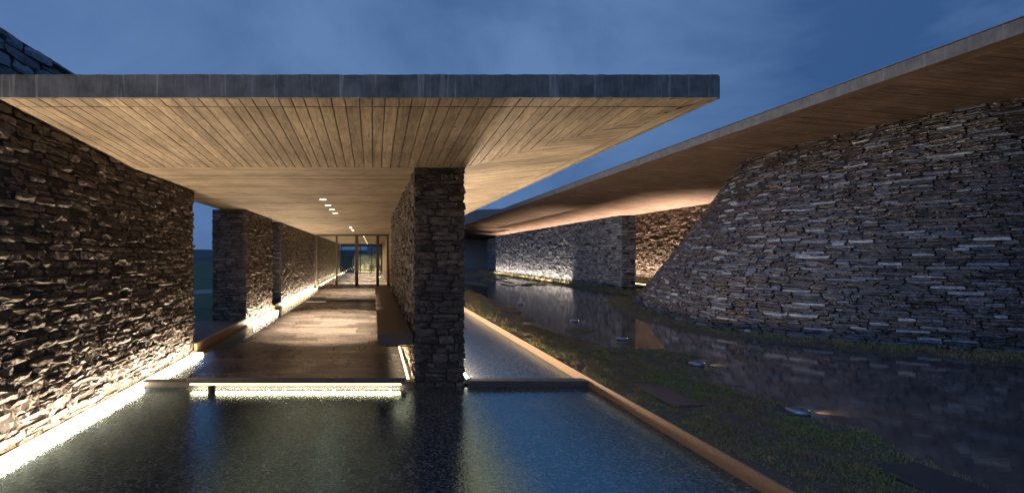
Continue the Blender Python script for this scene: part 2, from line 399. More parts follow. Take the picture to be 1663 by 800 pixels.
def stone_face(parent, cells, frame, mat, depth=.029, near=300, var=None, gap=.005, keyf=None, tilt=.035, stone_name='stone', min_px=9):
    """frame(u,z)->(P,T,U,Nrm).  The stones that show largest become parts, the rest one stuff mesh."""
    items = []
    for u, z, w, h in cells:
        P, T, U, Nn = frame(u, z)
        d = P-Vector((0, 0, CZ)); Y = max(P.y, .6)
        xpx = 607+770*P.x/Y; 
        vis = -60 < xpx < 1725 and P.y > .8
        s = 770/Y; wd = abs(T.x)*w*s+abs(T.y)*w*s*abs(P.x)/Y
        if d.dot(Nn) > 0: vis = False
        a = (wd*h*s) if vis else -d.length
        items.append((a, wd if vis else 0, P, T, U, Nn, w, h))
    items.sort(key=lambda q: -q[0])
    if mat.name not in SHM: SHM[mat.name] = shared_mesh(stone_name, VAR, mat)
    sm = SHM[mat.name]
    singles = [q for q in items[:near] if q[1] >= min_px]; rest = items[len(singles):] if len(singles) else items
    base = wloc(parent)
    def matrix(q):
        _, _, P, T, U, Nn, w, h = q
        a = rnd.gauss(0, tilt)*min(1, .25/max(w, .05)); T2 = (T*math.cos(a)+U*math.sin(a)); U2 = (U*math.cos(a)-T*math.sin(a))
        dj = rnd.uniform(-.014, .018)
        dd = depth*rnd.uniform(.6, 1.3)
        m = Matrix.Identity(4)
        for i in range(3):
            m[i][0] = T2[i]*(w-gap); m[i][1] = Nn[i]*dd; m[i][2] = U2[i]*(h-gap*.7); m[i][3] = P[i]+Nn[i]*dj
        return m
    for k, q in enumerate(singles):
        o = bpy.data.objects.new(stone_name, sm[rnd.randrange(NV)]); COL.objects.link(o); o.parent = parent
        m = matrix(q); m.translation -= base; 
        o.matrix_basis = m
    if rest:
        lo = var or VAR; V = []; F = []; A = []; n = 0
        for q in rest:
            vs, fs = lo[rnd.randrange(NV)]
            m = np.array(matrix(q)); w_ = vs @ m[:3, :3].T + m[:3, 3] - np.array(base); V.append(w_)
            F += [tuple(i+n for i in f) for f in fs]; n += len(vs); A += [rnd.random()]*len(fs)
        me = bpy.data.meshes.new('stonework'); me.from_pydata([tuple(v) for v in np.concatenate(V)], [], F)
        at = me.attributes.new('rnd', 'FLOAT', 'FACE'); at.data.foreach_set('value', np.array(A, dtype=np.float32))
        me.materials.append(mat); o = bpy.data.objects.new('stonework', me); COL.objects.link(o); o.parent = parent; o['kind'] = 'stuff'
def flat_frame(o, d, n):
    o, d, n = Vector(o), Vector(d), Vector(n); U = Vector((0, 0, 1))
    T = n.cross(U) # right-handed local axes
    def f(u, z): return (Vector((o.x+d.x*u, o.y+d.y*u, z)), T, U, n)
    return f
HR, WR = (.052, .092), (.12, .38)
SH = (0.055)

def box_wall(name, x0, x1, y0, y1, z0, z1, faces, mat, label, hr=HR, wr=WR, near=300, var=None, core='core', cat='stone wall', group=None, minpx=9):
    """a stone-faced wall: core block + coursed stones on the named faces (E=+x, W=-x, S=-y toward the camera)"""
    e = empty(name, ((x0+x1)/2, (y0+y1)/2, z0), label, cat, group); ins = .025
    MB().box(x0+ins, x1-ins, y0+ins, y1-ins, z0, z1-.004).build('core', M[core], e)
    left = near
    for k in faces:
        if k == 'E': fr = flat_frame((x1-ins, y0, 0), (0, 1, 0), (1, 0, 0)); Ln = y1-y0
        if k == 'W': fr = flat_frame((x0+ins, y0, 0), (0, 1, 0), (-1, 0, 0)); Ln = y1-y0
        if k == 'S': fr = flat_frame((x0, y0+ins, 0), (1, 0, 0), (0, -1, 0)); Ln = x1-x0
        if k == 'N': fr = flat_frame((x0, y1-ins, 0), (1, 0, 0), (0, 1, 0)); Ln = x1-x0
        before = len(e.children)
        stone_face(e, lay(lambda z: Ln, z0, z1, hr, wr), fr, mat, near=left, var=var, min_px=minpx)
        left = max(0, left-sum(1 for c in e.children[before:] if c.name.startswith('stone') and not c.name.startswith('stonework')))
    return e

# ================================================================== SETTING: ground, water
ZC = 2.944          # underside of the front canopy
# terrain to the horizon (site hollowed 0.6 m so that pools and paving lie in it)
def sp(n, lim, k=4.2):
    t_ = np.linspace(-1, 1, n); return lim*np.sinh(k*t_)/math.sinh(k)
gx = sp(110, 2500, 5.5); gy = sp(110, 2500, 5.5)+20
def terr(x, y):
    dl = max(0, -4.9-x); dr = max(0, x-26); db = max(0, y-75); df = max(0, -10-y)
    d = max(dl, dr, db, df)
    z = .06 - 2.6*(1-math.exp(-d/28)) - .004*min(d, 200)
    if x > -4.6 and x < 25.5 and y > -9.5 and y < 74.5: z = -.6
    r = math.hypot(x, y)
    if r > 150:
        k = min(1, (r-150)/450)
        z += k*(4+3*mnoise.noise(Vector((x*.0022, y*.0022, 3.1)))+5*mnoise.noise(Vector((x*.007, y*.007, 1))))
    return z+.05*mnoise.noise(Vector((x*.3, y*.3, 0)))*(1 if d > 1 else 0)
V = [(float(x), float(y), terr(x, y)) for y in gy for x in gx]; nx_ = len(gx)
F = [(j*nx_+i, j*nx_+i+1, (j+1)*nx_+i+1, (j+1)*nx_+i) for j in range(len(gy)-1) for i in range(nx_-1)]
me = bpy.data.meshes.new('ground'); me.from_pydata(V, [], F); me.shade_smooth()
o = link('ground', me, M['field'], kind='structure')
HV, HF = [], []; nr, na = 14, 90
for i in range(nr):
    rr_ = 380*(1.12**i)
    for j in range(na):
        a_ = R(-80+160*j/(na-1)); x_, y_ = rr_*math.sin(a_), rr_*math.cos(a_)
        k_ = i/(nr-1); z_ = -3.2+k_*(14+17*(mnoise.noise(Vector((x_*.0020, y_*.0020, 5)))+.35)+6*mnoise.noise(Vector((x_*.008, y_*.008, 2)))) if i else -9
        HV.append((x_, y_, z_+1.5))
for i in range(nr-1):
    for j in range(na-1): HF.append((i*na+j, (i+1)*na+j, (i+1)*na+j+1, i*na+j+1))
me = bpy.data.meshes.new('distant_hills'); me.from_pydata(HV, [], HF); me.shade_smooth(); link('distant_hills', me, M['hill'], kind='structure')
# a nearer strip of grass on the left, seen through the openings
MB().prism([(-12, -10), (-4.0, -10), (-4.0, 75), (-12, 75)], -.9, lambda x, y: .10 if x > -5 else -.50).build('meadow', M['field'], kind='structure')
MB().prism([(-5.6, 8.62), (-3.29, 8.62), (-3.29, 12.08), (-5.9, 12.08)], .02, .112).build('gravel_bed', M['gravel'], kind='structure')
MB().prism([(-11.5, 27), (-6, 24.6), (-6, 27.0), (-11.5, 31)], -.8, lambda x, y: -.03 if x > -8 else -.44).build('gravel_path', M['pale'], kind='structure')

# pool bottom and water
MB().box(-3.3, 2.88, -8, 6.34, -.2, 0).build('pool_water', M['pool'], kind='structure')
MB().box(-3.3, 2.88, 6.50, 60, -.2, .006).build('upper_pool_water', M['pool'], kind='structure')

# curved base line of the big battered wall
BASE = [(15, 6.4), (12.6, 7.1), (10.83, 7.9), (9.13, 8.86), (8.16, 9.77), (7.62, 10.8), (7.80, 12.8), (8.35, 15.0), (8.97, 16.6), (10.1, 18.3), (12, 19.6), (15.5, 20.6)]
TOP = [(15, 7.0), (12.6, 7.5), (11.4, 8.3), (11.04, 9.53), (10.91, 10.6), (10.84, 11.6), (10.79, 12.6), (10.9, 13.5), (11.2, 14.3), (11.9, 15.1), (13.2, 15.8), (16, 16.4)]
def crom(pts, n=14):
    P = [2*np.array(pts[0])-np.array(pts[1])]+[np.array(p, float) for p in pts]+[2*np.array(pts[-1])-np.array(pts[-2])]
    out = []
    for i in range(1, len(P)-2):
        for k in range(n):
            t_ = k/n; a, b_, c_, d = P[i-1], P[i], P[i+1], P[i+2]
            out.append(.5*((2*b_)+(-a+c_)*t_+(2*a-5*b_+4*c_-d)*t_**2+(-a+3*b_-3*c_+d)*t_**3))
    out.append(P[-2]); return np.array(out)
CB, CT = crom(BASE), crom(TOP)
# wet ground with grass banks and standing water, right of the pool
def bank(X, Y):
    """>0 where the ground stands above the standing water"""
    nz = np.vectorize(lambda a, b_: mnoise.noise(Vector((a*.9, b_*.6, 2.2)))+.5*mnoise.noise(Vector((a*2.6, b_*1.9, 5.2)))+.25*mnoise.noise(Vector((a*7, b_*6, 1.2))))(X, Y)
    edge = np.interp(Y, [0, 4, 6, 8, 9, 11, 13, 16, 20, 30, 45, 70], [4.75, 4.55, 4.55, 4.6, 4.15, 3.9, 4.1, 4.4, 4.6, 5.5, 6, 6])
    g1 = (edge+.55*nz-X)/.5
    dist = np.min(np.hypot(X[..., None]-CB[:, 0], Y[..., None]-CB[:, 1]), axis=-1)
    g2 = (.85+.30*nz+np.clip((9.5-Y)*.05, 0, .3)-dist)/.4
    g3 = (.40+.3*nz-np.abs(X-11.4))/.3; g3 = np.where(Y > 20, g3, -1)
    g4 = np.where(Y > 26, (nz-.12)*3, -1)
    g4 = np.where((X > 10.4) , -1, g4)
    g5 = (.45+.4*nz-np.hypot((X-4.75)/1.0, (Y-7.9)/.55))/.4
    g6 = (.5+.5*nz-np.hypot((X-4.6)/.9, (Y-10.5)/.8))/.4
    r_ = np.maximum.reduce([g1, g2, g3, g4, g5, g6, (X-16)/1.0])
    for lx, ly in ((4.47, 5.0), (4.90, 7.2), (4.92, 9.4), (5.07, 12.0), (5.07, 16.4)):
        r_ = np.minimum(r_, (np.hypot((X-lx-.12)/1.5, (Y-ly+.08)/1.0)-.22)/.12)
    return r_
ys = np.concatenate([np.arange(-3, 16, .085), 16*1.022**np.arange(0, 72)]); xs = np.concatenate([np.arange(2.905, 9, .085), np.arange(9, 26, .3)])
XX, YY = np.meshgrid(xs, ys); BK = bank(XX, YY)
ROUGH = np.vectorize(lambda a, b_: mnoise.noise(Vector((a*6, b_*6, 9)))*.018+mnoise.noise(Vector((a*2, b_*2, 4)))*.012)(XX, YY)
ZG = .075+.050*np.clip(BK*1.2+.35, 0, 1)+ROUGH*np.clip(BK+.8, 0, 1)
ZG[:, 0] = np.minimum(ZG[:, 0], .118)
nX = len(xs)
V = np.stack([XX, YY, ZG], -1).reshape(-1, 3)
F = [(j*nX+i, j*nX+i+1, (j+1)*nX+i+1, (j+1)*nX+i) for j in range(len(ys)-1) for i in range(nX-1)]
me = bpy.data.meshes.new('muddy_ground'); me.from_pydata([tuple(map(float, v)) for v in V], [], F); me.shade_smooth()
link('muddy_ground', me, M['soil'], kind='structure')
MB().box(2.91, 25.5, -3, 74, .06, .100).build('standing_water', M['puddle'], kind='structure')

# grass
def grass_blades():
    pts = []
    def scatter(x0, x1, y0, y1, dens, hh):
        n = int((x1-x0)*(y1-y0)*dens); X = npr.uniform(x0, x1, n); Y = npr.uniform(y0, y1, n)
        k = bank(X, Y); pr = np.clip((k+.05)*1.3, 0, 1)
        cl = np.array([mnoise.noise(Vector((a*3.2, b_*3.2, 11)))+.6*mnoise.noise(Vector((a*9, b_*9, 3))) for a, b_ in zip(X, Y)])
        slab_ = ((X > 3.25+.06*cl) & (X < 3.58-.06*cl) & (Y > 5.14) & (Y < 5.93)) | ((X > 3.84+.05*cl) & (X < 4.24-.05*cl) & (Y > 3.06) & (Y < 3.68))
        keep = ~slab_ & (npr.rand(n) < pr*np.clip(.72+1.3*cl, .12, 1)); X, Y, cl = X[keep], Y[keep], cl[keep]
        pts.append(np.stack([X, Y, np.full(len(X), hh)*(1+.8*np.clip(cl, -.6, 1)), np.full(len(X), hh)], -1))
    scatter(2.92, 5.6, 2.6, 6.5, 9000, .024); scatter(2.92, 5.8, 6.5, 11, 4200, .028); scatter(2.92, 6, 11, 24, 1200, .036)
    scatter(7, 16, 5.8, 12, 1500, .045); scatter(7, 10.5, 12, 19, 900, .05)
    scatter(2.95, 10.4, 24, 50, 130, .08); scatter(10.9, 11.62, 20, 50, 900, .11)
    A = np.concatenate(pts); n = len(A)
    inside = np.zeros(n, bool)
    gx_ = np.interp(A[:, 0], xs, np.arange(nX)); gy_ = np.interp(A[:, 1], ys, np.arange(len(ys)))
    z = ZG[gy_.astype(int).clip(0, len(ys)-1), gx_.astype(int).clip(0, nX-1)]
    h = A[:, 2]*npr.uniform(.5, 1.5, n); an = npr.uniform(0, 2*np.pi, n); w = .0028+.05*A[:, 3]*npr.uniform(.5, 1, n); le = npr.uniform(.1, 1.1, n)*h; la = npr.uniform(0, 2*np.pi, n)
    cx, cy_ = np.cos(an)*w, np.sin(an)*w
    B = np.stack([A[:, 0], A[:, 1], z-.004], -1); off = np.stack([cx, cy_, 0*cx], -1)
    tip = B+np.stack([np.cos(la)*le, np.sin(la)*le, h], -1); mid = B+np.stack([np.cos(la)*le*.35, np.sin(la)*le*.35, h*.6], -1)
    V = np.stack([B-off, B+off, mid+off*.7, mid-off*.7, tip], 1).reshape(-1, 3)
    me = bpy.data.meshes.new('grass'); 
    idx = np.arange(n)[:, None]*5
    quads = idx+np.array([[0, 1, 2, 3]]); tris = idx+np.array([[3, 2, 4]])
    loops = np.concatenate([quads, tris], 1).reshape(-1)
    me.vertices.add(len(V)); me.vertices.foreach_set('co', V.reshape(-1).astype(np.float32))
    me.loops.add(len(loops)); me.loops.foreach_set('vertex_index', loops.astype(np.int32))
    ls = (np.arange(n)[:, None]*7+np.array([[0, 4]])).reshape(-1)
    me.polygons.add(2*n); me.polygons.foreach_set('loop_start', ls.astype(np.int32)); 
    me.update(calc_edges=True)
    at = me.attributes.new('rnd', 'FLOAT', 'FACE'); at.data.foreach_set('value', np.repeat(npr.rand(n), 2).astype(np.float32))
    o = link('grass', me, M['grass'], kind='stuff')
    tag(o, 'short rough grass on the muddy banks between the rusty kerb and the standing water', 'grass')
    print('blades', n)
grass_blades()

# ================================================================== FRONT CANOPY
YF, YCR, XL, XR, XP = 4.10, 6.38, -3.93, 2.96, 1.24
ZE = 3.114; ZT = 3.306
def z_front(x, y): return ZC+(YCR-y)/(YCR-YF)*(ZE-ZC)
def z_right(x, y): return ZC+(x-XP)/(XR-XP)*(ZE-ZC)
def mitre_y(x): return YCR-(x-XP)/(XR-XP)*(YCR-YF)
def mitre_x(y): return XP+(YCR-y)/(YCR-YF)*(XR-XP)
YB = 47.0
can = empty('entrance_canopy', (0, YF, ZC), 'long concrete canopy with pale timber board soffit over the lit entrance walk', 'canopy')
off = .030
mb = MB()
mb.prism([(XL, YF), (XR, YF), (XP, YCR), (XL, YCR)], lambda x, y: z_front(x, y)+off, ZT)
mb.prism([(XL, YCR), (XP, YCR), (XP, YB), (XL, YB)], ZC+off, ZT)
mb.prism([(XR, YF), (XR, YB), (XP, YB), (XP, YCR)], lambda x, y: z_right(x, y)+off, ZT)
mb.build('slab', M['concrete'], can)
# fascia: thin rough face in front of the slab, slightly wavy arrises
def fascia(p, q, z0, z1, th, name, parent, mat, seg=.05, amp=.005, nrm=(0, -1, 0), zfun=None):
    p, q = Vector(p), Vector(q); n = max(2, int((q-p).length/seg)); vs = []; fs = []
    for i in range(n+1):
        c = p.lerp(q, i/n); j = lambda k, a: a*mnoise.noise(Vector((i*.8, k, 3.3)))
        top = z1 if zfun is None else zfun(c)
        for k, (d, z) in enumerate(((0, z0+j(1, amp*.4)), (th, z0+j(2, amp*.4)), (th+j(5, .004), (z0+top)/2), (th, top+j(3, amp)), (0, top+j(4, amp)))):
            vs.append((c.x+nrm[0]*d, c.y+nrm[1]*d, z))
    for i in range(n):
        for k in range(5): fs.append((i*5+k, i*5+(k+1) % 5, (i+1)*5+(k+1) % 5, (i+1)*5+k))
    fs += [(4, 3, 2, 1, 0), tuple(n*5+k for k in range(5))]
    return MB().add(vs, fs).build(name, mat, parent)
fascia((XL, YF-.002, 0), (XR, YF-.002, 0), ZE-.004, ZT+.002, .03, 'front_fascia', can, M['concrete'], seg=.05, amp=.006)
fascia((XR+.002, YF, 0), (XR+.002, YB, 0), ZE-.003, ZT+.003, .03, 'side_fascia', can, M['concrete'], seg=.3, nrm=(1, 0, 0))
bw, g = .117, .005
def board(poly, zf, mat, parent=can, name='board', th=.038):
    j = rnd.uniform(-.002, .002)
    MB().prism(poly, lambda x, y: zf(x, y)+j, lambda x, y: zf(x, y)+th).build(name, mat, parent)
x = XL; GY = 4.29
while x < XR-.05:
    w = bw*rnd.uniform(.92, 1.08); a, c = x+g, x+w-g; x += w
    if c > XR: c = XR-.01
    ya = YCR-.003 if a < XP else mitre_y(a); yc = YCR-.003 if c < XP else mitre_y(c)
    if min(ya, yc) > GY+.04:
        poly = [(a, GY+.008), (c, GY+.008), (c, yc), (a, ya)]
        if a < XP < c: poly = [(a, GY+.008), (c, GY+.008), (c, yc), (XP, YCR), (a, YCR-.003)]
        board(poly, z_front, M['wood_y'])
    ye = GY-.008
    ya, yc = min(ya, ye), min(yc, ye)
    if a < XR-.05: board([(a, YF+.01), (c, YF+.01), (c, max(yc, YF+.012)), (a, max(ya, YF+.012))], z_front, M['wood_y'])
y = YF+.1; cnt = 0; mbf = MB()
zc = lambda x, y: ZC
ycross = YCR; n_b = 0
while ycross < 45.9:      # crosswise boards of the corridor ceiling
    w = bw*rnd.uniform(.93, 1.07)
    poly = [(XL+.01, ycross+g), (XP-.003, ycross+g), (XP-.003, ycross+w-g), (XL+.01, ycross+w-g)]
    if n_b < 75: board(poly, zc, M['wood_x'])
    else: mbf.prism(poly, ZC+rnd.uniform(-.002, .002), ZC+.038)
    ycross += w; n_b += 1
yy = YF+.22
while yy < 45.9:          # boards of the tapering right-hand wing
    w = bw*rnd.uniform(.93, 1.07); a, c = yy+g, yy+w-g; yy += w
    xa = mitre_x(a) if a < YCR else XP+.003; xc = mitre_x(c) if c < YCR else XP+.003
    if xa > XR-.24: continue
    poly = [(xa, a), (XR-.205, a), (XR-.205, c), (xc, c)]
    if a < YCR < c: poly.append((XP+.003, YCR))
    if yy < 14: board(poly, z_right, M['wood_x'])
    else: mbf.prism(poly, lambda x, y: z_right(x, y), lambda x, y: z_right(x, y)+.038)
board([(XR-.195, mitre_y(XR-.195)), (XR-.012, YF+.03), (XR-.012, 45.9), (XR-.195, 45.9)], z_right, M['wood_y'], name='edge_board')
mbf.build('far_boards', M['wood_x'], can, kind='stuff')

# ================================================================== LEFT WALLS
XW = -3.25
box_wall('stone_wall', -3.88, XW, -2, 8.6, -.05, ZE+.03, 'ES', M['stone'], 'long rough brown stone wall at the left, lit from its foot')
box_wall('stone_wall', -4.14, XW, 12.1, 15.25, -.02, ZC-.002, 'ES', M['stone'], 'freestanding stone pier between the open gap and the narrow dark gap left of the walk', near=260)
box_wall('stone_wall', -4.14, XW, 16.7, 25.9, -.02, ZC-.002, 'ES', M['stone'], 'stone wall left of the walk that runs up to the glass doors', near=200, var=VAR_LO)
box_wall('stone_wall', -4.9, -3.99, 2.5, 8.4, 0, 4.20, 'ES', M['stone_blue'], 'tall dark stone wall rising above the canopy at the upper left', hr=(.10, .17), wr=(.25, .6), near=120)
# low rusty edging across the openings
for (a, c, lb) in ((8.62, 12.08, 'rusty edging board closing the wide gap left of the walk'), (15.27, 16.68, 'short rusty edging board in the narrow gap left of the walk')):
    tag(MB().box(XW-.02, XW+.03, a, c, -.05, .17).build('edging_board', M['corten'], bevel=.004), lb, 'edging', 'rusty edging boards between the left stone walls')
G = 'light strips at the foot of the left walls'
strip_y(-3.15, .6, 8.55, .022, .15, 42, 'bright light strip along the foot of the long left stone wall', G, WARM2, R(-12), side=4)
strip_y(-3.15, 12.1, 15.25, .026, .15, 50, 'light strip at the foot of the freestanding stone pier', G, WARM2, R(-12), side=3)
strip_y(-3.15, 16.7, 25.9, .026, .15, 50, 'light strip at the foot of the stone wall by the glass doors', G, WARM2, R(-12))

# ================================================================== PILLAR WALL (right of the walk)
box_wall('pillar_wall', .54, XP-.01, YCR, 14.9, -.05, ZC-.002, 'SWE', M['stone'], 'stone wall standing as a dark pillar at its near end, carrying the canopy', hr=(.075, .125), wr=(.16, .36), near=290)
tag(MB().box(.82, .98, 15.0, 46, 0, ZC-.002).build('plaster_wall', M['plaster']), 'smooth brown wall closing the right side of the lobby beyond the bench', 'wall')

# ================================================================== WALKWAY PLATFORM
def platform(y0, y1, x0, x1, label, n0):
    e = empty('walkway', ((x0+x1)/2, y0, 0), label, 'walkway', 'dark tiled walkway sections')
    MB().box(x0+.015, x1-.015, y0+.012, y1-.012, .075, .138).build('base_slab', M['beam'], e)
    y = y0; k = 0
    while y < y1-.02:
        h = min(.31, y1-y); h = y1-y if y1-y-h < .08 else h
        x = x0; first = True
        while x < x1-.01:
            w = rnd.choice((.6, .9, 1.2)); 
            if first and k % 2: w *= .55
            first = False
            if x+w > x1-.15: w = x1-x
            z = .150+rnd.uniform(-.002, .002)
            MB().box(x+.004, x+w-.004, y+.004, y+h-.004, .1385, z).build('tile', M['tile'], e)
            x += w
        y += h; k += 1
    return e
platform(6.24, 16.7, -2.48, .44, 'near section of the dark wet tiled walkway over the pool', 0)
platform(17.25, 25.9, -2.48, .80, 'far section of the tiled walkway before the glass doors', 0)
MB().box(XW+.1, .8, 26.05, 46, .0, .148).build('lobby_floor', M['tile'], kind='structure')
# front beam with three small fittings, led under the lip
bm_ = empty('cross_beam', (-1, 6.42, 0), 'low concrete beam under the front lip of the walkway with small round fittings', 'beam')
MB().box(-3.12, .536, 6.345, 6.50, -.1, .072).build('beam', M['beam'], bm_, bevel=.004)
for fx in (-1.40, -.53, .22):
    f = MB().tube((fx, 6.345, .032), (fx, 6.325, .032), .022, .019, 14).build('round_fitting', M['chrome'], bm_)
    MB().tube((fx, 6.3245, .032), (fx, 6.3215, .032), .011, .011, 10).build('lens', M['lamp'], f)
e = empty('light_strip', (-1, 6.26, .06), 'light strip glowing under the front lip of the walkway', 'light strip')
MB().box(-2.43, .36, 6.262, 6.300, .052, .0735).build('diffuser', M['led'], e)
area('strip_light', (-1.03, 6.28, .050), 2.75, .03, 22, WARM, (0, 0, 0), e)
tag(MB().tube((-2.09, 6.12, -.1), (-2.09, 6.12, .062), .048, .048, 18).lathe((-2.09, 6.12, .062), [(.052, 0), (.052, .008), (.046, .012)], 18).build('drain_pipe', M['dark']), 'small dark overflow pipe standing in the pool before the walkway', 'pipe')
wb = MB().box(XP+.035, 2.875, 6.345, 6.50, -.1, .085)
tag(wb.build('weir_beam', M['beam'], bevel=.005), 'low dark concrete weir crossing the pool right of the pillar', 'beam')
# led channels: beneath bench side and at the pillar's right foot
strip_y(.475, 6.52, 14.8, .055, .035, 14, 'hidden light strip in the gap between walkway and pillar wall', None, WARM, 0, 'led')
e2 = strip_y(XP+.055, 6.53, 24, .085, .04, 55, 'light strip along the pool side foot of the pillar wall', None, WARM2, R(8), 'led', side=20)
# short lit slots in the walkway gaps
for (a, c, yy_, lb) in ((-2.42, -1.72, 16.97, 'short bright floor slot across the walkway at its left edge'), (-2.3, -1.4, 25.97, 'thin bright floor slot before the glass doors')):
    s_ = MB().box(a, c, yy_-.04, yy_+.04, .10, .125).build('floor_light', M['led_soft']); tag(s_, lb, 'floor light', 'light slots crossing the walkway')
MB_ = MB().box(-2.6, .5, 16.705, 17.245, .0, .06); MB_.build('floor_channel', M['beam'], kind='structure')

# bench
bn = empty('bench', (.30, 6.5, .53), 'long cantilevered grey brown bench along the pillar wall', 'bench')
MB().box(.05, .545, 6.50, 16.6, .53, .68).build('seat', M['bench'], bn, bevel=.008)
MB().box(.18, .535, 6.9, 16.4, .44, .527).build('support', M['dark'], bn)

# downlights
G = 'round downlights in the corridor ceiling'
names = ['nearest', 'second', 'third', 'fourth']
for i, yy_ in enumerate((9.9, 11.0, 12.0, 13.0)):
    e = empty('ceiling_light', (-1.06, yy_, ZC), '%s of the four round downlights in the walkway ceiling' % names[i], 'downlight', G)
    MB().lathe((-1.06, yy_, ZC-.012), [(.085, 0), (.092, .004), (.092, .012)], 24).build('trim', M['frame'], e)
    MB().lathe((-1.06, yy_, ZC-.0135), [(.074, 0), (.076, .002)], 24).build('lens', M['lamp'], e)
    spot('lamp', (-1.06, yy_, ZC-.03), 1250, 60, WARM2, (0, 0, 0), e, .5)
for i, (yy_, lb) in enumerate(((19.5, 'nearer of two slim downlights in the ceiling before the doors'), (21.5, 'farther of two slim downlights in the ceiling before the doors'))):
    e = empty('ceiling_light', (-.95, yy_, ZC), lb, 'downlight', G)
    MB().box(-1.0, -.90, yy_-.5, yy_+.5, ZC-.012, ZC).build('trim', M['frame'], e)
    MB().box(-.985, -.915, yy_-.47, yy_+.47, ZC-.014, ZC-.0125).build('lens', M['lamp'], e)
    spot('lamp', (-.95, yy_+.4, ZC-.03), 1100, 80, WARM2, (0, 0, 0), e, .5)

# ================================================================== GLASS FRONT + LOBBY
YG = 26.0
gd = empty('glass_door_wall', (-1.2, YG, .15), 'brown framed glass door wall closing the far end of the walkway', 'glass doors')
zt = ZC-.004
mulls = [(-3.17, -3.09), (-2.08, -1.98), (-1.02, -.84), (.14, .30), (.73, .81)]
for a, c in mulls: MB().box(a, c, YG-.05, YG+.05, .15, zt-.08).build('mullion', M['frame'], gd)
MB().box(-3.17, .81, YG-.05, YG+.05, zt-.078, zt).build('head_rail', M['frame'], gd)
MB().box(-3.17, .81, YG-.052, YG+.052, .10, .149).build('sill', M['frame'], gd)
for i in range(4):
    a, c = mulls[i][1], mulls[i+1][0]; MB().box(a+.002, c-.002, YG-.006, YG+.006, .155, zt-.082).build('pane', M['glass'], gd)
    if i in (1, 2): h_ = MB().tube((c-.14, YG-.09, .9), (c-.14, YG-.09, 1.6), .014); h_.tube((c-.14, YG-.09, 1.0), (c-.14, YG-.004, 1.0), .009).tube((c-.14, YG-.09, 1.5), (c-.14, YG-.004, 1.5), .009).build('handle', M['chrome'], gd)
box_wall('stone_wall', -4.1, XW, 26.2, 45.9, 0, ZC-.002, 'E', M['stone'], 'dark stone wall inside the lobby behind the glass', near=0, var=VAR_LO, hr=(.13, .2), wr=(.3, .7))
strip_y(-3.05, 26.3, 45.8, .17, .06, 16, 'light strip along the lobby floor behind the glass', None, WARM2, R(-10))
for i, yy_ in enumerate((28.6, 32.4, 36.2, 40.0, 43.8)):
    e = empty('lobby_light', (-.6, yy_, ZC), '%s slim ceiling light in the row behind the glass doors' % ('nearest', 'second', 'middle', 'fourth', 'farthest')[i], 'ceiling light', 'slim ceiling lights inside the lobby')
    MB().box(-.66, -.54, yy_-.6, yy_+.6, ZC-.012, ZC).build('trim', M['frame'], e)
    MB().box(-.63, -.57, yy_-.55, yy_+.55, ZC-.016, ZC-.0125).build('lens', M['lamp'], e)
    area('lamp', (-.6, yy_, ZC-.03), 2.4, .08, 260, WARM2, (0, 0, 0), e, 75)
bw_ = empty('back_window', (-1.2, 46, .15), 'dark framed window at the back of the lobby opening on the dusk garden', 'window')
for a in (-3.2, -1.35, -.25, .72): MB().box(a, a+.09, 45.95, 46.05, .15, ZC-.004).build('mullion', M['dark'], bw_)
MB().box(-3.2, .81, 45.94, 46.06, 2.70, ZC-.006).build('head_rail', M['dark'], bw_)
for a, c in ((-3.11, -1.35), (-1.26, -.25), (-.16, .72)): MB().box(a+.004, c-.004, 45.99, 46.01, .15, 2.69).build('pane', M['glass'], bw_)
# table and chairs
tb = empty('table', (.2, 41.6, .148), 'dark table at the right inside the lobby', 'table')
MB().box(-.45, .72, 41.1, 42.0, .86, .90).build('tabletop', M['black'], tb)
for a, c in ((-.38, 41.2), (.62, 41.2), (-.38, 41.9), (.62, 41.9)): MB().box(a, a+.05, c, c+.05, .15, .86).build('leg', M['black'], tb)
def chair(x, y, lb, flip):
    e = empty('chair', (x, y, .148), lb, 'chair', 'dark chairs at the lobby table')
    MB().box(x-.2, x+.2, y-.2, y+.2, .57, .61).build('seat', M['black'], e)
    yb = y-.2 if flip else y+.17
    MB().box(x-.2, x+.2, yb, yb+.03, .70, 1.02).build('backrest', M['black'], e)
    for a in (-.19, .15):
        for c in (-.19, .16): MB().box(x+a, x+a+.035, y+c, y+c+.035, .15, .57 if (c > 0) == flip else 1.0).build('leg', M['black'], e)
chair(-.15, 40.7, 'left of the two dark chairs before the lobby table', True)
chair(.42, 40.7, 'right of the two dark chairs before the lobby table', True)
box_wall('garden_wall', -2.2, 3.2, 52, 52.5, -.1, 1.95, 'S', M['stone_blue'], 'low stone garden wall lit yellow beyond the back window', near=0, var=VAR_LO, hr=(.12, .18), wr=(.3, .8))
e = empty('light_strip', (0, 51.6, .1), 'light strip at the foot of the garden wall beyond the lobby', 'light strip')
MB().box(-2.1, 3.1, 51.58, 51.66, .06, .1).build('diffuser', M['led'], e); area('strip_light', (.5, 51.6, .13), 5, .06, 330, (1, .78, .34), (UP, 0, 0), e)
rl = empty('railing', (0, 50.5, 0), 'thin metal railing beyond the back window', 'railing')
for k in range(9): MB().box(-2.2+k*.6, -2.17+k*.6, 50.5, 50.53, 0, 1.1).build('post', M['dark'], rl)
for z in (.35, .6, .85, 1.1): MB().tube((-2.2, 50.51, z), (2.65, 50.51, z), .014, n=6).build('rail', M['chrome'], rl)
tag(MB().box(-3.2, 6, 46.2, 70, -.2, .05).build('terrace', M['gravel'], kind='structure'))

